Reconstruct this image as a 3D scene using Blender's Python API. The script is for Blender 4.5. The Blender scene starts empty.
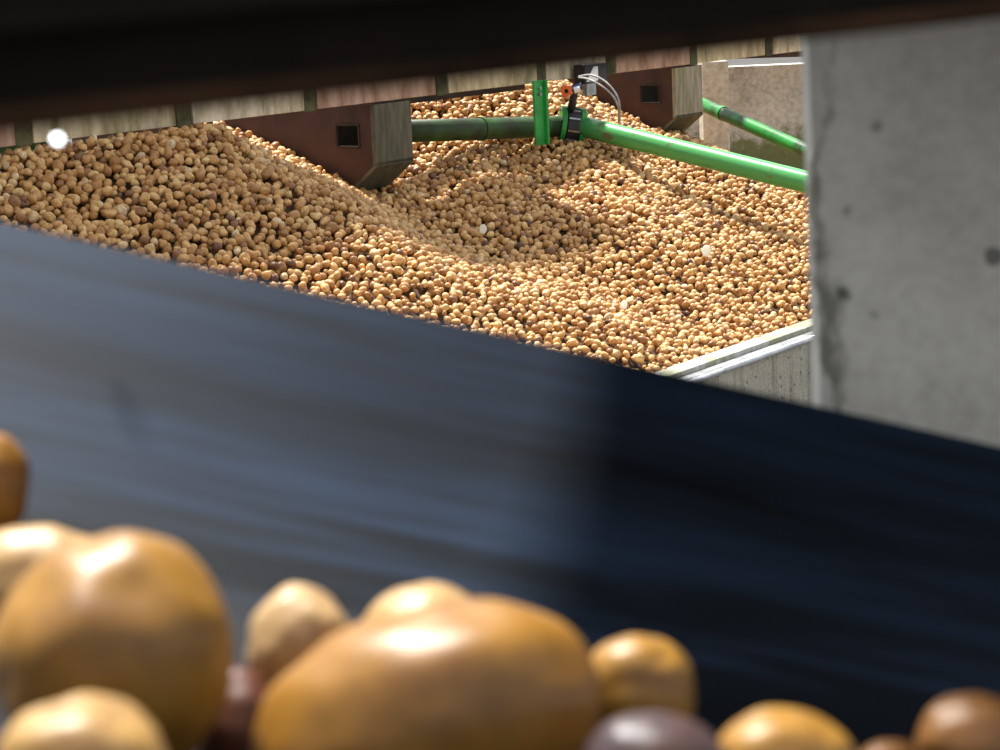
import bpy, bmesh, math, random
import numpy as np
from mathutils import Vector, Matrix, noise

C = bpy.context.scene
COL = C.collection
R = math.radians
random.seed(7)
rng = np.random.default_rng(11)

# ------------------------------------------------------------------ camera
CAM_H = 3.2                       # camera stands 3.2 m above the bin floor
PITCH, ROLL, FPX = R(11.4), R(2.5), 2000.0
fw = Vector((0, math.cos(PITCH), -math.sin(PITCH)))
up0 = Vector((0, math.sin(PITCH), math.cos(PITCH)))
r0 = Vector((1, 0, 0))
rt = r0 * math.cos(ROLL) - up0 * math.sin(ROLL)
up = up0 * math.cos(ROLL) + r0 * math.sin(ROLL)
CAM = Vector((0, 0, CAM_H))
cam_data = bpy.data.cameras.new('camera')
cam = bpy.data.objects.new('camera', cam_data)
COL.objects.link(cam)
M = Matrix((rt, up, -fw)).transposed().to_4x4()
M.translation = CAM
cam.matrix_world = M
cam_data.sensor_width = 36
cam_data.lens = 36 * FPX / 1000
cam_data.clip_start = 0.02
cam_data.dof.use_dof = True
cam_data.dof.focus_distance = 14.5
cam_data.dof.aperture_fstop = 11.0
C.camera = cam

# ------------------------------------------------------------------ light
world = bpy.data.worlds.new('overcast_sky')
C.world = world
world.use_nodes = True
wn = world.node_tree.nodes
bg = wn['Background']
bg.inputs['Color'].default_value = (0.91, 0.95, 1.0, 1)
# the sky is brighter on the sun's side (+Y) than behind the camera
wt = world.node_tree
tcw = wn.new('ShaderNodeTexCoord')
spw = wn.new('ShaderNodeSeparateXYZ')
mrw = wn.new('ShaderNodeMapRange')
mrw.inputs['From Min'].default_value = -0.2
mrw.inputs['From Max'].default_value = 1.0
mrw.inputs['To Min'].default_value = 0.70
mrw.inputs['To Max'].default_value = 1.25
wt.links.new(tcw.outputs['Generated'], spw.inputs[0])
wt.links.new(spw.outputs['Y'], mrw.inputs['Value'])
wt.links.new(mrw.outputs[0], bg.inputs['Strength'])
sun_data = bpy.data.lights.new('sun', 'SUN')
sun = bpy.data.objects.new('sun', sun_data)
COL.objects.link(sun)
sun_data.energy = 9.0
sun_data.angle = R(5.5)
sun_data.color = (1.0, 0.97, 0.92)
SUN_FROM = Vector((-0.24, 0.38, 0.89)).normalized()     # direction towards the sun
sun.rotation_euler = SUN_FROM.to_track_quat('Z', 'Y').to_euler()
sun.location = (-4, 2, 9)
C.view_settings.view_transform = 'Standard'
C.view_settings.look = 'None'
C.view_settings.gamma = 1
C.view_settings.use_curve_mapping = False
C.view_settings.exposure = 0.3

# ------------------------------------------------------------------ frames of reference
U = Vector((0.59942327, 0.80043222, 0))      # along the bin
V = Vector((-0.80043222, 0.59942327, 0))     # across the bin, away from its front wall
Z = Vector((0, 0, 1))


def P(u, v, z):                               # z is measured from camera height
    return U * u + V * v + Vector((0, 0, z + CAM_H))


def ray(x, y):
    return fw + rt * ((x - 500) / FPX) - up * ((y - 375) / FPX)


def at(x, y, d):
    return CAM + ray(x, y) * d


# ------------------------------------------------------------------ helpers
def link(name, me, parent=None, mats=()):
    o = bpy.data.objects.new(name, me)
    COL.objects.link(o)
    for m in mats:
        me.materials.append(m)
    if parent is not None:
        o.parent = parent
    return o


def obj(name, bm, mat, parent=None, smooth=False, bevel=0.0):
    me = bpy.data.meshes.new(name)
    bmesh.ops.recalc_face_normals(bm, faces=bm.faces[:])
    bm.to_mesh(me)
    bm.free()
    o = link(name, me, parent, [mat])
    if smooth:
        for p in me.polygons:
            p.use_smooth = True
    if bevel:
        b = o.modifiers.new('bevel', 'BEVEL')
        b.width = bevel
        b.segments = 2
        b.limit_method = 'ANGLE'
    return o


def thing(name, label, cat, loc=(0, 0, 0), group=None):
    o = bpy.data.objects.new(name, None)
    COL.objects.link(o)
    o.location = loc
    o.empty_display_size = 0.05
    return tag(o, label, cat, group)


def tag(o, label, cat, group=None, kind=None):
    o['label'] = label
    o['category'] = cat
    if group:
        o['group'] = group
    if kind:
        o['kind'] = kind
    return o


def struct(o, label=None):
    o['kind'] = 'structure'
    if label:
        o['label'] = label
    return o


def rel(o, p):
    """world point as the local coordinates of an unrotated parent"""
    return p - o.location


def hexa(bm, a, b, c, d, off):
    """a box on the quad a b c d, pushed along off"""
    vs = [bm.verts.new(p) for p in (a, b, c, d)] + [bm.verts.new(p + off) for p in (a, b, c, d)]
    for f in ((0, 1, 2, 3), (7, 6, 5, 4), (0, 4, 5, 1), (1, 5, 6, 2), (2, 6, 7, 3), (3, 7, 4, 0)):
        bm.faces.new([vs[i] for i in f])


def box(bm, o, ex, ey, ez):
    """a box from corner o along three edge vectors"""
    hexa(bm, o, o + ex, o + ex + ey, o + ey, ez)


def prism(bm, pts, off):
    n = len(pts)
    a = [bm.verts.new(p) for p in pts]
    b = [bm.verts.new(p + off) for p in pts]
    bm.faces.new(a)
    bm.faces.new(list(reversed(b)))
    for i in range(n):
        j = (i + 1) % n
        bm.faces.new((a[i], b[i], b[j], a[j]))


def tube(bm, pts, rad, seg=20, caps=True, inner=None):
    """round bar through points; rad a number or a list"""
    rings = []
    n = len(pts)
    ref = Vector((0.13, 0.27, 0.95)).normalized()
    for i, p in enumerate(pts):
        t = (pts[min(i + 1, n - 1)] - pts[max(i - 1, 0)]).normalized()
        x = t.cross(ref).normalized()
        y = t.cross(x).normalized()
        r = rad[i] if isinstance(rad, (list, tuple)) else rad
        rings.append([bm.verts.new(p + (x * math.cos(2 * math.pi * k / seg) + y * math.sin(2 * math.pi * k / seg)) * r) for k in range(seg)])
    for a, b in zip(rings, rings[1:]):
        for k in range(seg):
            bm.faces.new((a[k], a[(k + 1) % seg], b[(k + 1) % seg], b[k]))
    if caps:
        bm.faces.new(list(reversed(rings[0])))
        bm.faces.new(rings[-1])


# ------------------------------------------------------------------ materials
class NT:
    def __init__(self, name):
        self.m = bpy.data.materials.new(name)
        self.m.use_nodes = True
        self.t = self.m.node_tree
        self.b = self.t.nodes['Principled BSDF']

    def n(self, kind, **kw):
        nd = self.t.nodes.new(kind)
        for k, v in kw.items():
            if k.startswith('i_'):
                nd.inputs[k[2:].replace('_', ' ')].default_value = v
            else:
                setattr(nd, k, v)
        return nd

    def l(self, a, b):
        self.t.links.new(a, b)

    def coords(self, scale=(1, 1, 1), kind='Object'):
        tc = self.n('ShaderNodeTexCoord')
        mp = self.n('ShaderNodeMapping')
        mp.inputs['Scale'].default_value = scale
        self.l(tc.outputs[kind], mp.inputs['Vector'])
        return mp.outputs['Vector']

    def noise(self, vec, scale, detail=4, rough=0.6):
        nd = self.n('ShaderNodeTexNoise')
        nd.inputs['Scale'].default_value = scale
        nd.inputs['Detail'].default_value = detail
        nd.inputs['Roughness'].default_value = rough
        if vec is not None:
            self.l(vec, nd.inputs['Vector'])
        return nd.outputs['Fac']

    def ramp(self, fac, stops):
        nd = self.n('ShaderNodeValToRGB')
        e = nd.color_ramp.elements
        while len(e) < len(stops):
            e.new(0.5)
        for el, (p, c) in zip(e, stops):
            el.position = p
            el.color = (*c, 1) if len(c) == 3 else c
        self.l(fac, nd.inputs['Fac'])
        return nd.outputs['Color']

    def mix(self, fac, a, b, mode='MIX'):
        nd = self.n('ShaderNodeMix', data_type='RGBA', blend_type=mode)
        for s, val in ((nd.inputs['Factor'], fac), (nd.inputs['A'], a), (nd.inputs['B'], b)):
            pass
        ins = {i.identifier: i for i in nd.inputs}
        for key, val in (('Factor_Float', fac), ('A_Color', a), ('B_Color', b)):
            s = ins[key]
            if hasattr(val, 'is_linked'):
                self.l(val, s)
            elif isinstance(val, (int, float)):
                s.default_value = val
            else:
                s.default_value = (*val, 1)
        return [o for o in nd.outputs if o.identifier == 'Result_Color'][0]

    def bump(self, fac, strength=0.3, dist=0.01):
        nd = self.n('ShaderNodeBump')
        nd.inputs['Strength'].default_value = strength
        nd.inputs['Distance'].default_value = dist
        self.l(fac, nd.inputs['Height'])
        self.l(nd.outputs['Normal'], self.b.inputs['Normal'])

    def color(self, c):
        if hasattr(c, 'is_linked'):
            self.l(c, self.b.inputs['Base Color'])
        else:
            self.b.inputs['Base Color'].default_value = (*c, 1)

    def set(self, **kw):
        for k, v in kw.items():
            self.b.inputs[k.replace('_', ' ')].default_value = v
        return self


def mat_two(name, c1, c2, scale=6, stretch=(1, 1, 1), rough=0.7, metal=0.0, lo=0.38, hi=0.62, bump=0.25, dist=0.004, spec=0.4):
    t = NT(name)
    v = t.coords(stretch)
    f = t.noise(v, scale, 6, 0.65)
    t.color(t.ramp(f, [(lo, c1), (hi, c2)]))
    t.set(Roughness=rough, Metallic=metal, Specular_IOR_Level=spec)
    if bump:
        t.bump(t.noise(v, scale * 5, 4), bump, dist)
    return t.m


STAIN_X = 0.215                              # where the pillar's left edge stands


def mat_concrete(name, base, dark, scale=3.0, moss=None, pits=True, stretch=(1, 1, 1), moss_z=None, stain=False):
    t = NT(name)
    v = t.coords(stretch)
    f = t.noise(v, scale, 8, 0.65)
    c = t.ramp(f, [(0.30, dark), (0.50, base), (0.75, tuple(min(1, x * 1.25) for x in base))])
    fine = t.noise(t.coords((1, 1, 1)), scale * 14, 3)
    c = t.mix(0.22, c, t.ramp(fine, [(0.35, (0.02, 0.02, 0.02)), (0.6, (0.8, 0.8, 0.78))]), 'OVERLAY')
    if pits:
        vo = t.n('ShaderNodeTexVoronoi')
        vo.inputs['Scale'].default_value = scale * 3.3
        t.l(t.coords((1, 1, 1)), vo.inputs['Vector'])
        wob = t.noise(t.coords((1, 1, 1)), scale * 9, 2)
        ma = t.n('ShaderNodeMath', operation='ADD')
        mm = t.n('ShaderNodeMath', operation='MULTIPLY')
        mm.inputs[1].default_value = 0.16
        t.l(wob, mm.inputs[0])
        t.l(vo.outputs['Distance'], ma.inputs[0])
        t.l(mm.outputs[0], ma.inputs[1])
        spot = t.ramp(ma.outputs[0], [(0.20, (1, 1, 1)), (0.26, (0, 0, 0))])
        c = t.mix(spot, c, tuple(x * 0.35 for x in base))
    if stain:                                 # damp stains and pale patches down the left edge
        sx = t.n('ShaderNodeSeparateXYZ')
        t.l(t.coords((1, 1, 1)), sx.inputs[0])
        mr = t.n('ShaderNodeMapRange')
        mr.inputs['From Min'].default_value = STAIN_X
        mr.inputs['From Max'].default_value = STAIN_X + 0.045
        mr.inputs['To Min'].default_value = 0.22
        mr.inputs['To Max'].default_value = -0.30
        t.l(sx.outputs['X'], mr.inputs['Value'])
        for sc_, off_, col_, lo_, hi_ in ((22, 0.0, (0.10, 0.095, 0.06), 0.50, 0.62), (17, 3.0, (0.88, 0.87, 0.83), 0.50, 0.58)):
            ad = t.n('ShaderNodeMath', operation='ADD')
            mp = t.n('ShaderNodeMapping')
            mp.inputs['Location'].default_value = (off_, 0, off_)
            t.l(t.coords((1, 1, 0.6)), mp.inputs['Vector'])
            t.l(t.noise(mp.outputs['Vector'], sc_, 4, 0.6), ad.inputs[0])
            t.l(mr.outputs[0], ad.inputs[1])
            c = t.mix(t.ramp(ad.outputs[0], [(lo_, (0, 0, 0)), (hi_, (0.7, 0.7, 0.7))]), c, col_)
    if moss is not None:
        mf = t.noise(t.coords((1, 1, 1)), 5, 6, 0.7)
        if moss_z is not None:
            sx = t.n('ShaderNodeSeparateXYZ')
            t.l(t.coords((1, 1, 1)), sx.inputs[0])
            mr = t.n('ShaderNodeMapRange')
            mr.inputs['From Min'].default_value = moss_z[0]
            mr.inputs['From Max'].default_value = moss_z[1]
            mr.inputs['To Min'].default_value = 0.35
            mr.inputs['To Max'].default_value = -0.35
            t.l(sx.outputs['Z'], mr.inputs['Value'])
            ad = t.n('ShaderNodeMath', operation='ADD')
            t.l(mf, ad.inputs[0])
            t.l(mr.outputs[0], ad.inputs[1])
            mf = ad.outputs[0]
        c = t.mix(t.ramp(mf, [(0.52, (0, 0, 0)), (0.68, (0.85, 0.85, 0.85))]), c, moss)
    t.color(c)
    t.set(Roughness=0.85, Specular_IOR_Level=0.3)
    t.bump(fine, 0.3, 0.004)
    return t.m


def mat_skin(name, attr=False, belt=False):
    """potato skin: each potato keeps a shade of its own; blotches and eyes in the skin"""
    t = NT(name)
    if attr:
        at_ = t.n('ShaderNodeAttribute', attribute_name='shade')
        rnd = at_.outputs['Fac']
    else:
        oi = t.n('ShaderNodeObjectInfo')
        sx = t.n('ShaderNodeSeparateColor')
        t.l(oi.outputs['Color'], sx.inputs[0])
        rnd = sx.outputs[0]
    c = t.ramp(rnd, [(0.0, (0.07, 0.03, 0.02)), (0.10, (0.22, 0.10, 0.04)), (0.38, (0.48, 0.235, 0.075)), (0.62, (0.70, 0.41, 0.15)), (0.85, (0.80, 0.54, 0.24)), (1.0, (0.78, 0.62, 0.40))])
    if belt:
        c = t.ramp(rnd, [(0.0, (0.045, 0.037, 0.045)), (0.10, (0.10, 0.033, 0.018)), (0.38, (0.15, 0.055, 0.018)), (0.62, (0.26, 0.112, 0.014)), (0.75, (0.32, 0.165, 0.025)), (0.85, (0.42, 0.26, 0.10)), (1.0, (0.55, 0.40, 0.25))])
    v = t.coords((1, 1, 1))
    k = 1.0 if attr else 0.05 if belt else 0.036          # object forms are of unit size, the heap is in metres
    big = t.noise(v, 26 * k, 4, 0.6)
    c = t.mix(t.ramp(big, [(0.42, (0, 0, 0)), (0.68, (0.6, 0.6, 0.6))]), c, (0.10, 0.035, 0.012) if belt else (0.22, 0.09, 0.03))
    sm = t.noise(v, 150 * k, 4, 0.65)
    c = t.mix(t.ramp(sm, [(0.60, (0, 0, 0)), (0.72, (0.55, 0.55, 0.55))]), c, (0.13, 0.055, 0.025))
    t.color(c)
    t.set(Roughness=0.42 if belt else 0.44, Specular_IOR_Level=0.42 if belt else 0.42)
    t.bump(sm, 0.15, 0.002)
    return t.m


SKIN = mat_skin('potato_skin')
SKIN_HEAP = mat_skin('potato_skin_heap', True)
SKIN_BELT = mat_skin('potato_skin_belt', False, True)
DIRT = mat_two('loose_soil', (0.05, 0.025, 0.012), (0.10, 0.05, 0.02), 8, rough=0.95)
FLESH = mat_two('cut_potato_flesh', (0.80, 0.74, 0.55), (0.86, 0.82, 0.68), 20, rough=0.5)


def mat_belt():
    t = NT('worn_black_rubber')
    v = t.coords((0.9, 9, 9))
    a = t.noise(v, 1.6, 5, 0.6)
    b = t.noise(t.coords((2.2, 34, 34)), 1.5, 4, 0.6)
    c = t.ramp(a, [(0.34, (0.002, 0.003, 0.005)), (0.45, (0.010, 0.018, 0.034)), (0.60, (0.017, 0.033, 0.066)), (0.8, (0.022, 0.042, 0.084))])  # blue of the sky's light is mixed into the rubber colour
    c = t.mix(t.ramp(b, [(0.38, (0.8, 0.8, 0.8)), (0.56, (0, 0, 0))]), c, (0.006, 0.009, 0.014))
    # streaks along the belt, darker towards the trough floor
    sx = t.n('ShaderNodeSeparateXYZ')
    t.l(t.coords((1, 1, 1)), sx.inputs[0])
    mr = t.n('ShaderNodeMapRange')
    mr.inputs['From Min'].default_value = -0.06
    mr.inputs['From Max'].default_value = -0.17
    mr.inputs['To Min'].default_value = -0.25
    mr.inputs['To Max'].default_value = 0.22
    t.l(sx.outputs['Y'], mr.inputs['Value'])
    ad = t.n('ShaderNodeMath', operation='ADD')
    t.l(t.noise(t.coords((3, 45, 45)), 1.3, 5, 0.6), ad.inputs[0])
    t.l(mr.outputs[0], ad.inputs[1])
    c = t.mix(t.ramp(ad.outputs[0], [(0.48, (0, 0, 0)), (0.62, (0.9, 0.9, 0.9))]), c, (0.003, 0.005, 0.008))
    t.color(c)
    t.set(Roughness=0.55, Specular_IOR_Level=0.28)
    t.bump(b, 0.15, 0.002)
    return t.m


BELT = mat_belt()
BLACKSTEEL = mat_two('near_black_steel', (0.002, 0.0015, 0.001), (0.008, 0.005, 0.003), 6, rough=0.8, spec=0.15)  # near-black steel, faintly mottled
RUSTLIP = mat_two('rusty_steel_lip', (0.012, 0.006, 0.003), (0.05, 0.024, 0.012), 9, rough=0.85, spec=0.1)
BROWN = mat_two('rust_brown_paint', (0.026, 0.011, 0.008), (0.085, 0.036, 0.025), 2.4, stretch=(1, 1, 0.5), rough=0.65, lo=0.3, hi=0.7)
DARKSTEEL = mat_two('dark_rusted_steel', (0.02, 0.014, 0.010), (0.06, 0.032, 0.02), 4, rough=0.7)
GREYGREEN = mat_two('weathered_grey_green_board', (0.07, 0.066, 0.037), (0.13, 0.12, 0.08), 5, stretch=(3, 3, 0.6), rough=0.8)
GREYBOARD = mat_two('weathered_grey_board', (0.19, 0.18, 0.10), (0.36, 0.32, 0.25), 5, stretch=(3, 3, 0.5), rough=0.8)
GREEN = mat_two('green_paint', (0.010, 0.17, 0.025), (0.03, 0.33, 0.06), 5, rough=0.35, lo=0.3, hi=0.6)
GREENWORN = mat_two('worn_green_paint', (0.16, 0.09, 0.06), (0.085, 0.36, 0.11), 4, rough=0.27, lo=0.33, hi=0.42)
GREENDARK = mat_two('dirty_dark_green_paint', (0.018, 0.028, 0.010), (0.035, 0.095, 0.02), 3, rough=0.55)
STEEL = mat_two('grey_metal', (0.25, 0.26, 0.27), (0.5, 0.52, 0.54), 12, rough=0.35, metal=0.8)
GALV = mat_two('galvanised_metal', (0.55, 0.57, 0.60), (0.78, 0.80, 0.83), 5, stretch=(1, 1, 1), rough=0.35, metal=0.5)
BLACKPLASTIC = mat_two('black_plastic', (0.01, 0.01, 0.012), (0.025, 0.025, 0.03), 8, rough=0.4)
WHITEPLASTIC = mat_two('white_plastic', (0.75, 0.76, 0.78), (0.85, 0.86, 0.88), 8, rough=0.4)
ORANGE = mat_two('orange_plastic', (0.75, 0.12, 0.015), (0.85, 0.18, 0.02), 10, rough=0.35)
BLUEPLASTIC = mat_two('dark_blue_plastic', (0.02, 0.04, 0.14), (0.03, 0.06, 0.2), 8, rough=0.4)
CABLE = mat_two('grey_cable_sheath', (0.25, 0.25, 0.25), (0.4, 0.4, 0.4), 20, rough=0.5)
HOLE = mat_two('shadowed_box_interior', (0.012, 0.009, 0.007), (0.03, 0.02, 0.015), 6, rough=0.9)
CONC = mat_concrete('grey_cast_concrete', (0.76, 0.74, 0.68), (0.58, 0.56, 0.50), 7.0, stain=True)
CONCBIN = mat_concrete('streaked_bin_concrete', (0.42, 0.39, 0.32), (0.22, 0.20, 0.15), 4.0, stretch=(2.5, 2.5, 0.35))
CONCBACK = mat_concrete('mossy_concrete', (0.50, 0.48, 0.42), (0.34, 0.33, 0.28), 1.2, moss=(0.13, 0.15, 0.03), pits=False, moss_z=(0.85, 1.55))
CONCFLOOR = mat_concrete('yard_concrete', (0.055, 0.052, 0.048), (0.035, 0.033, 0.03), 1.0, pits=False)
DARKGALV = mat_two('dull_metal_channel', (0.16, 0.16, 0.16), (0.34, 0.35, 0.36), 5, rough=0.5)


def mat_capping():
    t = NT('weathered_mossy_capping')
    v = t.coords((1, 1, 1))
    c = t.ramp(t.noise(v, 7, 6, 0.7), [(0.36, (0.24, 0.22, 0.18)), (0.6, (0.50, 0.49, 0.47))])
    m = t.ramp(t.noise(v, 2.6, 8, 0.75), [(0.46, (0, 0, 0)), (0.56, (0.8, 0.8, 0.8))])
    c = t.mix(m, c, (0.20, 0.21, 0.10))
    t.color(c)
    t.set(Roughness=0.8)
    return t.m


CAPPING = mat_capping()
MOSS = mat_two('moss', (0.10, 0.13, 0.04), (0.28, 0.27, 0.15), 14, rough=0.95)
BOARDS = [
    mat_two('faded_pink_board', (0.26, 0.14, 0.09), (0.52, 0.36, 0.26), 3, stretch=(2.5, 2.5, 0.8), rough=0.85),
    mat_two('bleached_board', (0.34, 0.28, 0.17), (0.72, 0.63, 0.47), 3, stretch=(2.5, 2.5, 0.8), rough=0.85),
    mat_two('greenish_board', (0.28, 0.23, 0.12), (0.62, 0.52, 0.34), 3, stretch=(2.5, 2.5, 0.8), rough=0.85),
]
CLEAT = mat_two('mossy_dark_cleat', (0.03, 0.035, 0.015), (0.10, 0.10, 0.04), 8, rough=0.9)
STRAW = mat_two('dry_straw', (0.55, 0.48, 0.28), (0.7, 0.62, 0.4), 20, rough=0.8)
SPECK = NT('glowing_white_speck')
SPECK.color((0.9, 0.95, 1.0))
SPECK.set(Emission_Color=(0.93, 0.96, 1.0, 1), Emission_Strength=3.0)
SPECK = SPECK.m
SHADEMAT = mat_two('dark_shade_sheet', (0.03, 0.025, 0.02), (0.06, 0.05, 0.04), 3, rough=0.8)  # material of the added sheets that cast shade

# ------------------------------------------------------------------ setting
# yard floor
bm = bmesh.new()
box(bm, Vector((-90, -90, -0.2)), Vector((180, 0, 0)), Vector((0, 180, 0)), Vector((0, 0, 0.2)))
struct(obj('floor', bm, CONCFLOOR), 'grey concrete yard floor under the potato bin')

# bin front wall with capping and edge pipe
WTOP = -2.60
bm = bmesh.new()
box(bm, P(2, 6.62, -CAM_H), U * 20, V * 0.22, Z * (WTOP - 0.05 + CAM_H))
wall = struct(obj('wall_front', bm, CONCBIN), 'streaked concrete front wall of the potato bin')
bm = bmesh.new()
box(bm, P(2, 6.70, WTOP - 0.05), U * 20, V * 0.15, Z * 0.05)
obj('capping', bm, CAPPING, wall, bevel=0.006)
bm = bmesh.new()
box(bm, P(2, 6.62, WTOP - 0.07), U * 20, V * 0.08, Z * 0.035)
obj('groove', bm, DARKGALV, wall, bevel=0.004)
for a, b in ((2.0, 11.27), (11.29, 22.0)):
    bm = bmesh.new()
    tube(bm, [P(a, 6.605, WTOP - 0.055), P(b, 6.605, WTOP - 0.055)], 0.020, 14)
    obj('edge_pipe', bm, GALV, wall, smooth=True)

# near end wall of the bin, out of the picture on the left
bm = bmesh.new()
box(bm, P(4.3, 6.62, -CAM_H), U * 0.3, V * 7.0, Z * (CAM_H - 0.75))
struct(obj('wall_left', bm, CONCBIN), 'concrete end wall of the potato bin')

# end wall of the bin, far behind on the right
bm = bmesh.new()
wd = Vector((1, 0.02, 0)).normalized()
p = Vector((-0.6, 24.2, 0))
box(bm, p, wd * 11, Vector((0, 0.3, 0)), Z * (CAM_H - 1.245))
struct(obj('wall_end', bm, CONCBACK), 'mossy grey concrete wall closing the far end of the bin')

# pillar on the right beside the opening
PD = 1.40
pl = at(807.5, 230, PD)
pdx = Vector((math.cos(R(-9)), math.sin(R(-9)), 0))
pdy = Vector((-pdx.y, pdx.x, 0))
bm = bmesh.new()
lean = 0.022
zt, zb = CAM_H + 0.9, 0.0
prof = lambda o: [o + pdy * 0.006, o + pdx * 0.005, o + pdx * 0.72, o + pdx * 0.72 + pdy * 0.30, o + pdy * 0.30]
ob = Vector((pl.x + lean * (pl.z - zb) * 0.5, pl.y, zb))
def lv(z):
    return Vector((pl.x, pl.y, z)) + pdx * ((pl.z - z) * lean)
rings = []
for z in (pl.z - 1.2, pl.z - 0.4, pl.z, zt):
    rings.append([bm.verts.new(q) for q in prof(lv(z))])
base = [bm.verts.new(Vector((v.co.x, v.co.y, 0))) for v in rings[0]]
rings.insert(0, base)
for a, b in zip(rings, rings[1:]):
    for k in range(5):
        bm.faces.new((a[k], a[(k + 1) % 5], b[(k + 1) % 5], b[k]))
bm.faces.new(list(reversed(rings[0])))
bm.faces.new(rings[-1])
struct(obj('wall_right', bm, CONC), 'spotted grey concrete pillar at the right of the opening')

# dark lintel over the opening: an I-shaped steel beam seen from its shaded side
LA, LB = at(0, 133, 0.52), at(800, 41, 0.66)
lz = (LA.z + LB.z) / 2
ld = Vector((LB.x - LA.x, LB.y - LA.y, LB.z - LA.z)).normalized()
lperp = Vector((-ld.y, ld.x, 0)).normalized()
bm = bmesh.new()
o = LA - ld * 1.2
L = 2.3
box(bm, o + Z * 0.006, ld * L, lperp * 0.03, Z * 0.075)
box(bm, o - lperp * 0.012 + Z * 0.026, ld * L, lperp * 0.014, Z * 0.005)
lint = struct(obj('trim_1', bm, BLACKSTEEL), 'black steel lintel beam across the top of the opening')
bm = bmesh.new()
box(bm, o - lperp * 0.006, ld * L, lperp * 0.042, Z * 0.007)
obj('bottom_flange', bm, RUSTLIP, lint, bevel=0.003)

# unseen sheet added to shade the right end of the belt
bm = bmesh.new()
hq = [Vector((-0.122, 1.0, CAM_H + 0.02)), Vector((0.10, 0.78, CAM_H + 0.02)), Vector((1.4, 0.62, CAM_H + 0.02)), Vector((1.4, 1.75, CAM_H + 0.02)), Vector((0.41, 1.75, CAM_H + 0.02))]
prism(bm, hq, Z * 0.03)
struct(obj('shade_sheet', bm, SHADEMAT), 'added dark sheet out of view, shading the right end of the conveyor')
# board added out of view to throw a shade band on the heap
bm = bmesh.new()
box(bm, P(2.5, 10.15, 1.2), U * 11.4, V * 0.95, Z * 0.06)
struct(obj('shade_board', bm, SHADEMAT), 'added dark board out of view, shading the upper heap')
# dark strip added for the rail's dark underside, above the sky slit
bm = bmesh.new()
g0, g1 = at(712, 59.5, 23.6), at(812, 56.5, 23.6)
box(bm, g0, (g1 - g0) * 2.2, Vector((0, 0.12, 0)), Z * 0.16)
struct(obj('trim_2', bm, DARKSTEEL), 'added dark strip above the slit of sky over the end wall')

# ------------------------------------------------------------------ timber rail and bay dividers
rail = thing('timber_rail', 'long weathered timber rail across the heap under the black lintel', 'rail', P(7, 10.1, -0.96))
ju = [5.6, 7.1, 8.5, 9.93, 11.25, 12.85, 14.25, 15.35, 16.8, 18.3, 19.8, 21.3]
for i, (a, b) in enumerate(zip(ju, ju[1:])):
    bm = bmesh.new()
    s = -0.01 * (i % 2)
    box(bm, rel(rail, P(a + 0.10, 10.10 + s, -0.955)), U * (b - a - 0.13), V * 0.05, Z * 0.36)
    bd = obj('board', bm, BOARDS[(i * 2 + 1) % 3], rail, bevel=0.004)
    bm = bmesh.new()
    box(bm, rel(rail, P(b - 0.06, 10.085, -0.965)), U * 0.13, V * 0.07, Z * 0.37)
    obj('cleat', bm, CLEAT, rail, bevel=0.004)
bm = bmesh.new()
box(bm, rel(rail, P(5.7, 10.16, -0.93)), U * 15.6, V * 0.12, Z * 0.2)
obj('backing_beam', bm, DARKSTEEL, rail)


def divider(u0, u1, flange_mat, label):
    t = thing('bay_divider', label, 'divider', P(u0, 10.12, -1.45))
    zt_, zf, vb = -0.975, -1.455, 13.6
    zc, vc = -2.5, 11.45                       # lower end of the sloping underside
    q = lambda u, v, z: rel(t, P(u, v, z))
    # near and far side plates with a square window each
    vw0, vw1, zw0, zw1 = 10.28, 10.50, -1.30, -1.14
    for u, th in ((u0, 0.012), (u1 - 0.012, 0.012)):
        bm = bmesh.new()
        off = U * th
        outer = [(10.14, zt_), (vb, zt_), (vb, -2.5), (vc, zc), (10.14, zf)]
        # ring of quads around the window
        s = (zc - zf) / (vc - 10.14)
        zl = lambda v: zf + s * (v - 10.14)
        quads = [
            [(10.14, zt_), (vw0, zt_), (vw0, zl(vw0)), (10.14, zf)],
            [(vw0, zt_), (vw1, zt_), (vw1, zw1), (vw0, zw1)],
            [(vw0, zw0), (vw1, zw0), (vw1, zl(vw1)), (vw0, zl(vw0))],
            [(vw1, zt_), (vc, zt_), (vc, zc), (vw1, zl(vw1))],
            [(vc, zt_), (vb, zt_), (vb, -2.5), (vc, zc)],
        ]
        for qd in quads:
            prism(bm, [q(u, v, z) for v, z in qd], off)
        sp = obj('side_panel', bm, BROWN, t)
        bm = bmesh.new()                       # welded rim of the window
        for a, b in (((vw0 - .015, zw0 - .015), (vw1 + .015, zw0)), ((vw0 - .015, zw1), (vw1 + .015, zw1 + .015)), ((vw0 - .015, zw0), (vw0, zw1)), ((vw1, zw0), (vw1 + .015, zw1))):
            box(bm, q(u - 0.008, a[0], a[1]), U * 0.028, V * (b[0] - a[0]), Z * (b[1] - a[1]))
        obj('window_rim', bm, DARKSTEEL, sp)
    bm = bmesh.new()
    box(bm, q(u0 - 0.01, 10.10, zf), U * (u1 - u0 + 0.02), V * 0.04, Z * (zt_ - zf))
    f = obj('front_flange', bm, flange_mat, t, bevel=0.004)
    bm = bmesh.new()
    a, b = Vector((0, 10.10, zf)), Vector((0, vc, zc))
    prism(bm, [q(u0 - 0.01, 10.10, zf), q(u1 + 0.01, 10.10, zf), q(u1 + 0.01, vc, zc), q(u0 - 0.01, vc, zc)], Z * 0.03)
    obj('sloping_underside', bm, GREYGREEN, t)
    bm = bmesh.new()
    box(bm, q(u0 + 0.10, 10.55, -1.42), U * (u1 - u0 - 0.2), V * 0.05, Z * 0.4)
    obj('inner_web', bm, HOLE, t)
    return t


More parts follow.
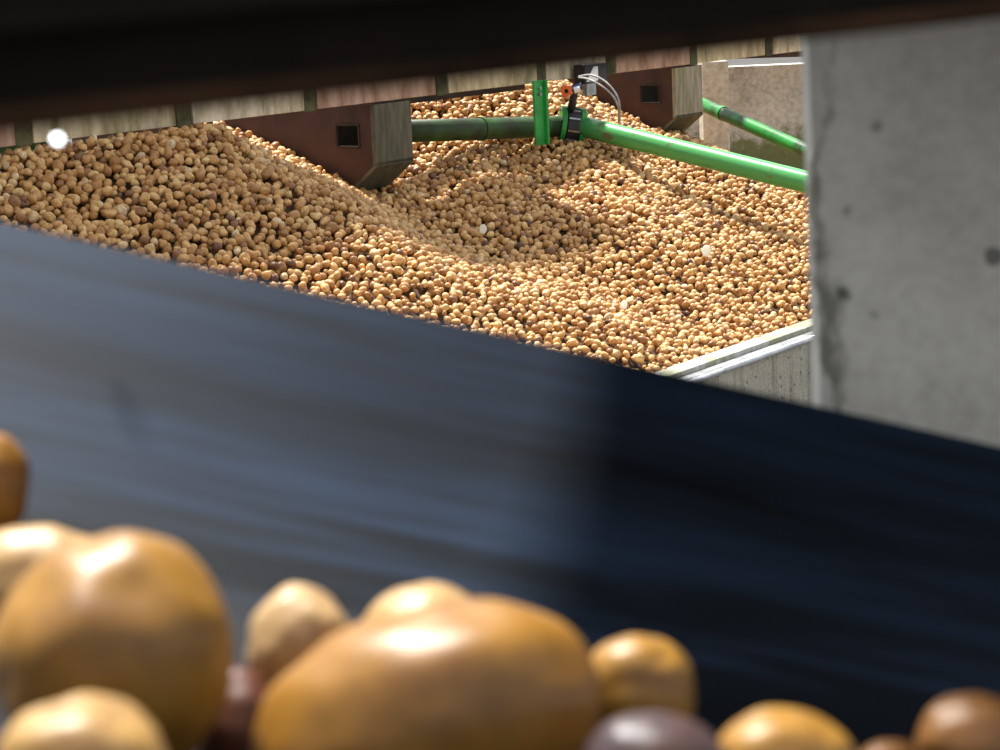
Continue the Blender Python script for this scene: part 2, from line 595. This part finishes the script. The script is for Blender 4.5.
divider(12.01, 12.45, GREYGREEN, 'brown steel bay divider at the dark end of the green pipe')
divider(16.49, 16.97, GREYBOARD, 'brown steel bay divider beside the grey concrete post')

# grey concrete post behind the second divider
cp = at(716, 90, 21.0)
bm = bmesh.new()
box(bm, Vector((cp.x - 0.14, cp.y, 0)), Vector((0.28, 0.03, 0)), Vector((-0.02, 0.24, 0)), Z * (at(716, 61, 21.0).z))
tag(obj('concrete_post', bm, CONCBACK, bevel=0.015), 'grey concrete post between brown divider and mossy end wall', 'post')

# dark green steel channel far behind on the left
bm = bmesh.new()
box(bm, P(7.5, 13.5, -1.35), U * 4.3, V * 0.08, Z * 0.5)
box(bm, P(7.5, 13.42, -1.35), U * 4.3, V * 0.10, Z * 0.03)
tag(obj('steel_channel', bm, GREENDARK), 'dark green steel channel behind the far left crest of the heap', 'beam')
# brown plank under the rail in the middle bay
bm = bmesh.new()
box(bm, P(12.5, 10.55, -1.045), U * 2.15, V * 0.05, Z * 0.16)
tag(obj('plank', bm, DARKSTEEL, bevel=0.004), 'dark brown plank under the rail above the green pipe', 'plank')
# a straw hanging from the rail
bm = bmesh.new()
s0, s1 = P(9.08, 10.08, -0.93), P(9.10, 10.03, -1.07)
tube(bm, [s0, (s0 + s1) / 2 + U * 0.006, s1], 0.007, 8)
tag(obj('straw', bm, STRAW, smooth=True), 'pale straw hanging from the rail near the white point', 'straw')

# ------------------------------------------------------------------ pipes
PR = 0.092
gp = thing('green_pipe', 'long green pipe with black clamp joint crossing above the heap', 'pipe', at(570, 126, 17.2))
g = lambda p: rel(gp, p)
pa, pj = P(12.30, 10.32, -1.215), at(566, 126, 17.80)
pj2 = at(577, 125, 17.74)
pe = at(812, 183.5, 16.4)
bm = bmesh.new()
tube(bm, [g(pa), g(pa.lerp(pj, 0.5)), g(pj)], PR, 28)
run = obj('dark_pipe_run', bm, GREENDARK, gp, smooth=True)
for fr in (0.52, 0.86):
    bm = bmesh.new()
    c = pa.lerp(pj, fr)
    d = (pj - pa).normalized()
    tube(bm, [g(c - d * 0.02), g(c + d * 0.02)], PR + 0.010, 28)
    obj('pipe_collar', bm, GREENDARK, run)
bm = bmesh.new()
dd = (pe - pj2).normalized()
pe2 = pe + dd * 1.0
tube(bm, [g(pj2.lerp(pe2, k / 8)) for k in range(9)], PR, 28)
rb = obj('bright_pipe_run', bm, GREENWORN, gp, smooth=True)
# joint: two green flanges, black clamp band, bolts
d1 = ((pj - pa).normalized() + dd).normalized()
jc = (pj + pj2) / 2
for s in (-0.085, 0.085):
    bm = bmesh.new()
    tube(bm, [g(jc + d1 * (s - 0.022)), g(jc + d1 * (s + 0.022))], 0.165, 32)
    fl = obj('flange', bm, GREEN, gp, bevel=0.004)
    x = d1.cross(Z).normalized(); y = d1.cross(x).normalized()
    for k in range(8):
        a = 2 * math.pi * (k + .5) / 8
        c = jc + d1 * (s + (0.022 if s > 0 else -0.022)) + (x * math.cos(a) + y * math.sin(a)) * 0.138
        bm = bmesh.new()
        tube(bm, [g(c - d1 * 0.012), g(c + d1 * 0.012)], 0.014, 6)
        obj('bolt', bm, STEEL, fl)
bm = bmesh.new()
tube(bm, [g(jc - d1 * 0.055), g(jc + d1 * 0.055)], 0.162, 32)
band = obj('clamp_band', bm, BLACKPLASTIC, gp, bevel=0.006)
x = d1.cross(Z).normalized(); y = d1.cross(x).normalized()
for k, a in enumerate((0.15, 0.6, -0.3, 1.1, -0.75)):
    bm = bmesh.new()
    n_ = -(V * math.cos(a)) + Z * math.sin(a)
    n_ = (n_ - d1 * n_.dot(d1)).normalized()
    c = jc + n_ * 0.163
    tt = d1.cross(n_).normalized()
    box(bm, g(c - d1 * 0.05 - tt * 0.012), d1 * 0.10, tt * 0.014, n_ * 0.014)
    obj('buckle', bm, STEEL, band)
# hanger: green flat post from the rail down past the pipe
bm = bmesh.new()
box(bm, P(13.96, 9.96, -1.475), U * 0.15, V * 0.02, Z * 0.55)
box(bm, P(14.095, 9.93, -1.475), U * 0.03, V * 0.03, Z * 0.55)
ph = thing('pipe_hanger', 'bright green flat steel hanger holding the pipe under the rail', 'hanger', P(14.03, 9.96, -0.95))
for v_ in bm.verts:
    v_.co = rel(ph, v_.co)
obj('bar', bm, GREEN, ph, bevel=0.004)
bm = bmesh.new()
for zz in (-0.99, -1.04):
    c = P(14.03, 9.96, zz)
    tube(bm, [rel(ph, c), rel(ph, c - V * 0.02)], 0.016, 6)
obj('bolt', bm, STEEL, ph)

# far green pipe
fp0, fp1 = at(690, 99, 20.4), at(815, 154.5, 18.3)
fp = thing('green_pipe', 'thinner green pipe sloping down in front of the mossy end wall', 'pipe', fp0)
bm = bmesh.new()
fe = fp0 + (fp1 - fp0) * 1.5
tube(bm, [rel(fp, fp0.lerp(fe, k / 6)) for k in range(7)], 0.066, 24)
fr = obj('pipe_run', bm, mat_two('blotched_green_paint', (0.018, 0.05, 0.015), (0.015, 0.22, 0.03), 2.2, rough=0.4, lo=0.42, hi=0.55), fp, smooth=True)
bm = bmesh.new()
c = fp0.lerp(fp1, 0.28); d = (fp1 - fp0).normalized()
tube(bm, [rel(fp, c - d * 0.03), rel(fp, c + d * 0.03)], 0.074, 24)
obj('pipe_collar', bm, GREEN, fp)

# control box on the rail, valve with orange knob, cables
sb = thing('switch_box', 'small black switch box with white face fixed to the rail', 'switch box', P(14.85, 10.0, -0.98))
q = lambda u, v, z: rel(sb, P(u, v, z))
bm = bmesh.new(); box(bm, q(14.72, 9.95, -1.005), U * 0.36, V * 0.12, Z * 0.17); obj('case', bm, BLACKPLASTIC, sb, bevel=0.008)
bm = bmesh.new(); prism(bm, [q(14.74, 9.942, -0.985), q(14.92, 9.942, -0.985), q(14.92, 9.942, -0.86), q(14.86, 9.942, -0.86)], V * 0.01); obj('white_face', bm, WHITEPLASTIC, sb)
bm = bmesh.new(); box(bm, q(14.76, 9.96, -1.11), U * 0.15, V * 0.06, Z * 0.11); obj('bracket', bm, STEEL, sb, bevel=0.004)
va = thing('valve', 'orange knobbed valve standing on the black pipe joint', 'valve', jc + Z * 0.16)
w = lambda x_, y_, d_: rel(va, at(x_, y_, d_ + 0.42))
bm = bmesh.new(); tube(bm, [w(570.5, 112, 17.25), w(573, 100, 17.2), w(576, 84, 17.15)], [0.038, 0.034, 0.03], 14); obj('stem', bm, BLACKPLASTIC, va, smooth=True)
bm = bmesh.new(); tube(bm, [w(572.5, 89.5, 17.1), w(581.5, 86, 17.1)], 0.032, 14); obj('blue_cap', bm, BLUEPLASTIC, va)
bm = bmesh.new(); tube(bm, [w(574, 90.5, 17.05), w(580, 89.0, 17.05)], 0.028, 14); obj('white_nut', bm, WHITEPLASTIC, va)
bm = bmesh.new()
kc = w(566.5, 91, 17.05)
kd = (CAM - at(566, 91, 17)).normalized()
x = kd.cross(Z).normalized(); y = kd.cross(x).normalized()
pts = []
for k in range(20):
    rr = 0.050 * (1 + (0.14 if k % 4 < 2 else -0.06))
    a = 2 * math.pi * k / 20
    pts.append(kc + (x * math.cos(a) + y * math.sin(a)) * rr)
prism(bm, pts, kd * 0.045)
kn = obj('orange_knob', bm, ORANGE, va, bevel=0.006)
bm = bmesh.new(); tube(bm, [kc + kd * 0.04, kc + kd * 0.06], 0.018, 12); obj('knob_button', bm, RUSTLIP, kn)
bm = bmesh.new(); tube(bm, [kc, w(573, 92, 17.15)], 0.016, 10); obj('spindle', bm, STEEL, va)


def cable(pts, label):
    bm = bmesh.new()
    out = []
    n = len(pts)
    for i in range(n - 1):
        p0, p1, p2, p3 = pts[max(i - 1, 0)], pts[i], pts[i + 1], pts[min(i + 2, n - 1)]
        for k in range(6):
            t = k / 6
            out.append(0.5 * ((2 * p1) + (p2 - p0) * t + (2 * p0 - 5 * p1 + 4 * p2 - p3) * t * t + (3 * p1 - p0 - 3 * p2 + p3) * t ** 3))
    out.append(pts[-1])
    tube(bm, out, 0.009, 8)
    tag(obj('cable', bm, CABLE, smooth=True), label, 'cable')


cable([at(579, 76.5, 17.4), at(590, 75, 17.0), at(603, 80, 16.9), at(614, 91, 16.85), at(619.5, 104, 16.85), at(619.5, 122, 17.0)], 'outer of two grey cables looping from the switch box')
cable([at(579, 77.5, 17.4), at(588, 79, 17.0), at(600, 85, 16.9), at(611, 94, 16.87), at(618, 106, 16.87), at(618.8, 122, 17.02)], 'inner of two grey cables looping from the switch box')

# glowing ball for a bright white point under the lintel, source unknown
lc = at(57.5, 139, 1.0)
lp = thing('speck', 'small round white glowing point hanging under the black lintel', 'speck', lc)
bm = bmesh.new()
bmesh.ops.create_uvsphere(bm, u_segments=20, v_segments=12, radius=0.0032)
obj('glowing_ball', bm, SPECK, lp, smooth=True)
bm = bmesh.new()
tube(bm, [Vector((0, 0, 0.0025)), Vector((0, 0, 0.007)), Vector((0, 0.004, 0.014))], [0.0016, 0.0014, 0.001], 10)
obj('dark_stem', bm, BLACKSTEEL, lp)

# ------------------------------------------------------------------ conveyor
E0, E1 = at(0, 222, 1.02), at(1000, 447, 1.12)
W = (E1 - E0).normalized()
A = Vector((-W.y, W.x, 0)).normalized()
N = W.cross(A).normalized()
conv = thing('conveyor', 'black rubber trough belt conveyor sloping down across the opening', 'conveyor')
conv.matrix_world = Matrix((W, A, N)).transposed().to_4x4()
conv.location = E0
LX0, LX1 = -0.9, 1.25
WING_A, WING_N, FLAT = 0.165, 0.135, 0.40
prof_pts = []
for k in range(9):
    t = k / 8
    prof_pts.append((-WING_A * t, -WING_N * (t + 0.03 * math.sin(math.pi * t))))
for k in range(1, 6):
    prof_pts.append((-WING_A - FLAT * k / 5, -WING_N))
for k in range(1, 9):
    t = 1 - k / 8
    prof_pts.append((-WING_A - FLAT - WING_A * (1 - t), -WING_N * (t + 0.03 * math.sin(math.pi * t))))
bm = bmesh.new()
nx = 60
rows = []
for i in range(nx + 1):
    xx = LX0 + (LX1 - LX0) * i / nx
    rows.append([bm.verts.new((xx, a, n + 0.002 * noise.noise(Vector((xx * 5, a * 9, 0))) * (1 if 0 < j < len(prof_pts) - 1 else 0))) for j, (a, n) in enumerate(prof_pts)])
for a, b in zip(rows, rows[1:]):
    for k in range(len(prof_pts) - 1):
        bm.faces.new((a[k], b[k], b[k + 1], a[k + 1]))
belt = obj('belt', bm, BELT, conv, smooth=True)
for f_ in belt.data.polygons:
    pass
if belt.data.polygons[4].normal.z < 0:
    belt.data.flip_normals()
so = belt.modifiers.new('thick', 'SOLIDIFY')
so.thickness = 0.008
so.offset = -1
es = belt.modifiers.new('crisp_edges', 'EDGE_SPLIT')
es.split_angle = R(40)
for a in (-0.015, -WING_A - FLAT - WING_A + 0.015):        # side channels under the belt edges
    bm = bmesh.new()
    box(bm, Vector((LX0, a - 0.012, -0.28)), Vector((LX1 - LX0, 0, 0)), Vector((0, 0.024, 0)), Vector((0, 0, 0.12)))
    obj('side_frame', bm, BLACKSTEEL, conv, bevel=0.003)
for xx in (-0.6, 0.15, 0.9):
    bm = bmesh.new()
    tube(bm, [Vector((xx, -WING_A - 0.02, -WING_N - 0.045)), Vector((xx, -WING_A - FLAT + 0.02, -WING_N - 0.045))], 0.034, 18)
    obj('roller', bm, DARKSTEEL, conv)
    bm = bmesh.new()
    box(bm, Vector((xx - 0.02, -WING_A * 2 - FLAT + 0.02, -0.26)), Vector((0.04, 0, 0)), Vector((0, WING_A * 2 + FLAT - 0.04, 0)), Vector((0, 0, 0.03)))
    obj('cross_bar', bm, BLACKSTEEL, conv)
for xx in (-0.7, 1.0):                                       # legs down to the yard floor
    for a in (-0.015, -WING_A - FLAT - WING_A + 0.015):
        top = conv.matrix_world @ Vector((xx, a, -0.27)) if False else E0 + W * xx + A * a - N * 0.24
        loc = lambda p: Vector(((p - E0).dot(W), (p - E0).dot(A), (p - E0).dot(N)))
        bm = bmesh.new()
        c = [Vector((top.x + sx, top.y + sy, 0)) for sx, sy in ((-.02, -.02), (.02, -.02), (.02, .02), (-.02, .02))]
        hexa(bm, *[loc(p) for p in c], loc(Vector((0, 0, top.z)) + E0) - loc(E0))
        obj('leg', bm, BLACKSTEEL, conv)


# ------------------------------------------------------------------ potatoes
def potato_mesh(name, seed, seg, rngs, dimples, lump=1.0):
    """unit potato: lumpy ellipsoid with shallow eyes, half length 1"""
    r = random.Random(seed)
    bm = bmesh.new()
    bmesh.ops.create_uvsphere(bm, u_segments=seg, v_segments=rngs, radius=1)
    off = Vector((r.uniform(0, 50), r.uniform(0, 50), r.uniform(0, 50)))
    eyes = []
    for _ in range(dimples):
        e = Vector((r.gauss(0, 1), r.gauss(0, 1), r.gauss(0, 1))).normalized()
        eyes.append((e, r.uniform(0.10, 0.18), r.uniform(0.02, 0.05)))
    for v in bm.verts:
        d = v.co.normalized()
        k = 1 + 0.24 * lump * noise.noise(d * 0.9 + off) + 0.09 * lump * noise.noise(d * 2.3 + off)
        for e, w_, dep in eyes:
            a = d.angle(e)
            if a < w_ * 2.5:
                k -= dep * math.exp(-(a / w_) ** 2)
        v.co = d * k
        v.co.y += 0.10 * (v.co.x ** 2 - 0.4)
    me = bpy.data.meshes.new(name)
    bm.to_mesh(me)
    bm.free()
    for p_ in me.polygons:
        p_.use_smooth = True
    return me


# --- on the belt, sizes and places read from the photograph
def on_belt(px, py, rx, ry, shade, label, rest=1.0, tilt=0.0, depth=None, squash=0.92):
    """a potato resting on the belt floor (rest = how many radii above it the centre is)"""
    if depth is None:
        d0 = ray(px, py)
        fl = E0 - N * WING_N
        k = N.dot(fl - CAM) / (N.dot(d0) - rest * ry / FPX)
        depth = k
    o = link('potato', potato_mesh('potato_on_belt', hash((px, py)) % 9999 + 3, 56, 36, 8, 0.55), None, [SKIN_BELT])
    o.location = at(px, py, depth)
    s = depth / FPX
    o.matrix_world = Matrix.Translation(at(px, py, depth)) @ Matrix((rt, -fw, up)).transposed().to_4x4() @ Matrix.Rotation(tilt, 4, 'Y') @ Matrix.Diagonal((rx * s, max(min(rx, ry) * s * squash, 0.012), ry * s, 1))
    o.color = (shade, random.random(), 0, 1)
    tag(o, label, 'potato', 'potatoes on the conveyor belt')
    return depth


DEP = []
on_belt_list = [
    (112, 655, 126, 124, 0.70, 'biggest golden potato at the left on the black belt', dict(tilt=-0.15)),
    (430, 722, 168, 122, 0.66, 'largest long golden potato in the middle of the belt', dict(tilt=-0.22)),
    (-22, 487, 50, 58, 0.62, 'potato cut off by the photo edge above the big left potato', dict(depth=0.86)),
    (45, 592, 80, 66, 0.84, 'pale potato peeping out behind the biggest left potato', dict(depth=0.80)),
    (82, 770, 88, 78, 0.80, 'yellowish potato at the bottom edge in front of the biggest left one', dict(depth=0.60)),
    (300, 650, 54, 62, 0.88, 'small whitish potato between the two biggest potatoes', dict(depth=0.76)),
    (428, 652, 72, 66, 0.84, 'pale potato half hidden behind the long middle potato', dict(depth=0.80)),
    (637, 690, 58, 57, 0.72, 'round yellow potato touching the right end of the long one', dict(depth=0.76)),
    (657, 775, 74, 62, 0.02, 'dark purplish grey potato at the bottom of the photo', dict(depth=0.66)),
    (783, 772, 76, 63, 0.72, 'yellow potato at the bottom right of the dark purplish one', dict(depth=0.68)),
    (978, 748, 64, 56, 0.52, 'reddish brown potato at the bottom right corner of the belt', dict(depth=0.72)),
    (893, 770, 40, 30, 0.50, 'small brown potato in the gap left of the corner potato', dict(depth=0.74)),
    (238, 735, 44, 62, 0.10, 'dark reddish potato wedged between the two biggest potatoes', dict(depth=0.74)),
]
for px, py, rx, ry, sh, lab, kw in on_belt_list:
    DEP.append((lab[:30], round(on_belt(px, py, rx, ry, sh, lab, **kw), 3)))
print('BELT DEPTHS', DEP)

# --- the heap
def lerp_tab(x, tab):
    xs = [a for a, _ in tab]
    ys = [b for _, b in tab]
    return np.interp(x, xs, ys)


def heap_z(u, v):
    val = lerp_tab(v, [(6.7, -2.68), (7.6, -2.44), (9.0, -2.06), (10.34, -1.69), (11.6, -1.16), (12.8, -0.86), (14, -0.8)])
    amp = lerp_tab(v, [(6.7, 0.0), (7.6, 0.12), (9.0, 0.42), (10.1, 0.775), (10.7, 0.62), (11.6, 0.28), (12.8, 0.0), (14, 0)])
    d1 = np.where(u < 10.3, np.maximum(0, 8.0 - u) * 0.1, (u - 10.3) / 1.7)
    d2 = np.where(u < 14.4, (14.4 - u) / 2.15, np.maximum(0, u - 15.4) / 2.2)
    amp2 = lerp_tab(v, [(6.7, 0.0), (7.6, 0.06), (9.0, 0.20), (10.1, 0.24), (10.5, 0.34), (11.2, 0.42), (11.6, 0.36), (12.8, 0.1), (14, 0)])
    sm = lambda q: (lambda c: c * 0.75 + 0.25 * c * c * (3 - 2 * c))(np.clip(q, 0, 1))
    z = val + np.maximum(amp * sm(1 - d1), amp2 * sm(1 - d2))
    z -= np.maximum(0, u - 16.9) * 0.34 * np.clip((v - 6.7) / 2.5, 0, 1)
    z += 0.035 * np.sin(u * 2.1 + v * 1.3) + 0.03 * np.sin(u * 3.7 - v * 2.9 + 1)
    left = np.clip((10.1 + np.maximum(0, v - 10.0) * 1.0 - u) / 0.5, 0, 1) * np.clip((v - 9.3) / 0.5, 0, 1)
    z = np.where(left > 0, z * (1 - left) + left * np.minimum(z, -0.995 - 0.6 * np.maximum(0, v - 10.15)), z)
    return np.maximum(z, -3.1)


def scatter(dmin, zoff, zj, n):
    u = rng.uniform(4.65, 20.5, n)
    v = rng.uniform(6.84, 13.2, n)
    z = heap_z(u, v)
    cell = {}
    keep = []
    pts = np.stack([u, v, z], 1)
    for i in range(n):
        p_ = pts[i]
        c = tuple((p_ // dmin).astype(int))
        ok = True
        for dx in (-1, 0, 1):
            for dy in (-1, 0, 1):
                for dz in (-1, 0, 1):
                    for j in cell.get((c[0] + dx, c[1] + dy, c[2] + dz), ()):
                        q_ = pts[j]
                        if (p_[0] - q_[0]) ** 2 + (p_[1] - q_[1]) ** 2 + (p_[2] - q_[2]) ** 2 < dmin * dmin:
                            ok = False
                            break
                    if not ok:
                        break
                if not ok:
                    break
            if not ok:
                break
        if ok:
            cell.setdefault(c, []).append(i)
            keep.append(i)
    out = pts[keep]
    out[:, 2] += zoff + rng.uniform(-zj, zj, len(out))
    return out


top = scatter(0.0465, -0.010, 0.020, 100000)
low = scatter(0.056, -0.046, 0.012, 50000)
uvz = np.concatenate([top, low])
ntop = len(top)
Un, Vn = np.array(U), np.array(V)
pos = uvz[:, :1] * Un + uvz[:, 1:2] * Vn + np.array([0, 0, 1.0]) * (uvz[:, 2:3] + CAM_H)
NP = len(pos)
# keep off the dividers
inside = np.zeros(NP, bool)
for u0, u1 in ((12.01, 12.45), (16.49, 16.97)):
    under = -1.455 - (uvz[:, 1] - 10.14) * 0.80
    inside |= (uvz[:, 0] > u0 - 0.03) & (uvz[:, 0] < u1 + 0.03) & (uvz[:, 1] > 10.07) & (uvz[:, 2] > under - 0.03)
inside |= pos[:, 1] > 24.1
radius = np.clip(rng.normal(0.0300, 0.0048, NP), 0.020, 0.043)
radius *= np.interp(uvz[:, 1], [6.8, 8.2, 9.8], [0.80, 0.86, 1.0])
axes = np.stack([radius * rng.uniform(1.0, 1.32, NP), radius * rng.uniform(0.86, 1.04, NP), radius * rng.uniform(0.80, 0.98, NP)], 1)
shade = np.clip(rng.normal(0.54, 0.19, NP), 0.06, 0.95)
dark = rng.random(NP) < 0.035
shade[dark] = rng.uniform(0.0, 0.14, dark.sum())
# random orientations
qn = rng.normal(size=(NP, 4))
qn /= np.linalg.norm(qn, axis=1, keepdims=True)
w_, x_, y_, z_ = qn.T
ROT = np.empty((NP, 3, 3))
ROT[:, 0, 0] = 1 - 2 * (y_ * y_ + z_ * z_); ROT[:, 0, 1] = 2 * (x_ * y_ - z_ * w_); ROT[:, 0, 2] = 2 * (x_ * z_ + y_ * w_)
ROT[:, 1, 0] = 2 * (x_ * y_ + z_ * w_); ROT[:, 1, 1] = 1 - 2 * (x_ * x_ + z_ * z_); ROT[:, 1, 2] = 2 * (y_ * z_ - x_ * w_)
ROT[:, 2, 0] = 2 * (x_ * z_ - y_ * w_); ROT[:, 2, 1] = 2 * (y_ * z_ + x_ * w_); ROT[:, 2, 2] = 1 - 2 * (x_ * x_ + y_ * y_)

# which potatoes show largest: a depth buffer over the photo frame, minus what stands in front
bpy.context.view_layer.update()
dg = bpy.context.evaluated_depsgraph_get()
relp = pos - np.array(CAM)
kd_ = relp @ np.array(fw)
sx_ = 500 + FPX * (relp @ np.array(rt)) / kd_
sy_ = 375 - FPX * (relp @ np.array(up)) / kd_
sr_ = FPX * radius / kd_
zb = np.full((750, 1000), 1e9)
ib = np.full((750, 1000), -1, int)
vis_ok = (~inside) & (sx_ > 2) & (sx_ < 998) & (sy_ > 2) & (sy_ < 748)
for i in np.nonzero(vis_ok)[0]:
    r_ = sr_[i]
    x0, x1 = max(0, int(sx_[i] - r_)), min(999, int(sx_[i] + r_) + 1)
    y0, y1 = max(0, int(sy_[i] - r_)), min(749, int(sy_[i] + r_) + 1)
    yy, xx = np.mgrid[y0:y1 + 1, x0:x1 + 1]
    m_ = ((xx - sx_[i]) ** 2 + (yy - sy_[i]) ** 2 <= r_ * r_) & (kd_[i] < zb[y0:y1 + 1, x0:x1 + 1])
    zb[y0:y1 + 1, x0:x1 + 1][m_] = kd_[i]
    ib[y0:y1 + 1, x0:x1 + 1][m_] = i
area = np.bincount(ib[ib >= 0].ravel(), minlength=NP).astype(float)
order = np.argsort(-area)
chosen = []
NBELT = len(on_belt_list)
for i in order:
    if len(chosen) >= 300 - NBELT - 3:
        break
    if area[i] < 10:
        break
    hit = False
    for ddx, ddy in ((0, 0), (0.6, 0), (-0.6, 0), (0, -0.6), (0, 0.6)):
        d_ = Vector(relp[i]) + rt * float(ddx * radius[i]) + up * float(ddy * radius[i])
        if C.ray_cast(dg, CAM, d_.normalized(), distance=d_.length)[0]:
            hit = True
            break
    if not hit:
        chosen.append(i)
chosen = set(int(i) for i in chosen)
print('HEAP', NP, 'top', ntop, 'chosen', len(chosen), 'area', sorted(area[list(chosen)])[:3])

# one object for all the rest
variants = []
for s in range(5):
    me = potato_mesh('potato_form', 100 + s, 10, 7, 0)
    co = np.empty(len(me.vertices) * 3)
    me.vertices.foreach_get('co', co)
    faces = [list(p_.vertices) for p_ in me.polygons]
    variants.append((co.reshape(-1, 3), faces))
    bpy.data.meshes.remove(me)
rest = np.array([i for i in range(NP) if i not in chosen and not inside[i]])
vbuf, lbuf, lst, ltot, sh_buf = [], [], [], [], []
nv = 0
for i in rest:
    co, faces = variants[i % 5]
    vbuf.append((co * axes[i]) @ ROT[i].T + pos[i])
    sh_buf.append(np.full(len(co), shade[i]))
tot_faces = []
loops_v = [np.array([k for f_ in variants[s][1] for k in f_]) for s in range(5)]
sizes_v = [np.array([len(f_) for f_ in variants[s][1]]) for s in range(5)]
for i in rest:
    lbuf.append(loops_v[i % 5] + nv)
    ltot.append(sizes_v[i % 5])
    nv += len(variants[i % 5][0])
# soil bed just below the potatoes
gu, gv = np.meshgrid(np.arange(4.6, 20.1, 0.1), np.arange(6.85, 13.25, 0.1), indexing='ij')
gz = heap_z(gu, gv) - 0.085
gpos = gu[..., None] * Un + gv[..., None] * Vn + np.array([0, 0, 1.0]) * (gz[..., None] + CAM_H)
nu_, nv_ = gu.shape
g0 = nv
vbuf.append(gpos.reshape(-1, 3))
sh_buf.append(np.full(nu_ * nv_, 0.05))
ii, jj = np.meshgrid(np.arange(nu_ - 1), np.arange(nv_ - 1), indexing='ij')
k0 = (ii * nv_ + jj).ravel() + g0
quads = np.stack([k0, k0 + nv_, k0 + nv_ + 1, k0 + 1], 1)
npot_faces = sum(len(s) for s in ltot)
lbuf.append(quads.ravel())
ltot.append(np.full(len(quads), 4))
vall = np.concatenate(vbuf).astype(np.float32)
lall = np.concatenate(lbuf).astype(np.int32)
tall = np.concatenate(ltot).astype(np.int32)
me = bpy.data.meshes.new('potato_heap')
me.vertices.add(len(vall))
me.vertices.foreach_set('co', vall.ravel())
me.loops.add(len(lall))
me.loops.foreach_set('vertex_index', lall)
me.polygons.add(len(tall))
me.polygons.foreach_set('loop_start', np.concatenate([[0], np.cumsum(tall)[:-1]]).astype(np.int32))
me.polygons.foreach_set('loop_total', tall)
me.polygons.foreach_set('use_smooth', np.ones(len(tall), bool))
me.update(calc_edges=True)
at_ = me.attributes.new('shade', 'FLOAT', 'POINT')
at_.data.foreach_set('value', np.concatenate(sh_buf).astype(np.float32))
me.materials.append(SKIN_HEAP)
me.materials.append(DIRT)
mi = np.zeros(len(tall), np.int32)
mi[npot_faces:] = 1
me.polygons.foreach_set('material_index', mi)
heap = bpy.data.objects.new('potato_heap', me)
COL.objects.link(heap)
tag(heap, 'great heap of brown potatoes filling the bin behind the belt', 'potato heap', kind='stuff')

# the potatoes that show largest, each its own object
forms = [potato_mesh('potato_form', 200 + s, 18, 12, 3) for s in range(6)]
for f_ in forms:
    f_.materials.append(SKIN)
protos = []
for f_ in forms:
    protos.append(bpy.data.objects.new('potato', f_))


def kind_of(i):
    s = shade[i]
    tone = 'dark brown' if s < 0.2 else 'brown' if s < 0.48 else 'tan' if s < 0.68 else 'pale yellow'
    u_, v_ = uvz[i, 0], uvz[i, 1]
    if sx_[i] < 250:
        where = 'on the shaded left slope above the belt edge'
    elif sx_[i] < 420:
        where = 'on the slope between the brown divider and belt'
    elif sx_[i] < 600:
        where = 'low in the heap above the middle of the belt'
    else:
        where = 'low in the heap near the concrete bin wall'
    return tone, where


for n_i, i in enumerate(sorted(chosen)):
    o = protos[i % 6].copy()
    COL.objects.link(o)
    Mx = Matrix([list(r_) for r_ in ROT[i]]).to_4x4() @ Matrix.Diagonal((*[float(a) for a in axes[i]], 1))
    Mx.translation = Vector(pos[i])
    o.matrix_world = Mx
    o.color = (float(shade[i]), random.random(), 0, 1)
    tone, where = kind_of(i)
    tag(o, f'{tone} potato {where}', 'potato', f'{tone} potatoes {where}')
for p_ in protos:
    bpy.data.objects.remove(p_)

# three pale cut potatoes lying on the heap
def nearest(px, py):
    d2 = (sx_ - px) ** 2 + (sy_ - py) ** 2
    c_ = np.argsort(d2)[:40]
    return c_[np.argmin(kd_[c_])]


for px, py, r_, lab in ((706.5, 251, 0.042, 'white cut potato half lying in the right of the heap'), (483, 229, 0.034, 'small pale cut potato half in the middle of the heap'), (624, 305, 0.030, 'small pale cut potato half low in the heap above belt')):
    dpt = float(kd_[nearest(px, py)]) - 0.05
    bm = bmesh.new()
    bmesh.ops.create_uvsphere(bm, u_segments=18, v_segments=10, radius=1)
    for v in bm.verts:
        if v.co.z > 0.1:
            v.co.z = 0.1 + 0.06 * (v.co.z - 0.1)
    o = obj('cut_potato', bm, FLESH, smooth=True)
    o.matrix_world = Matrix.Translation(at(px, py, dpt)) @ (CAM - at(px, py, dpt) + Vector((-2, 0, 5))).to_track_quat('Z', 'Y').to_matrix().to_4x4() @ Matrix.Diagonal((r_ * 0.85, r_ * 1.15, r_ * 0.7, 1))
    tag(o, lab, 'potato', 'pale cut potatoes on the heap')
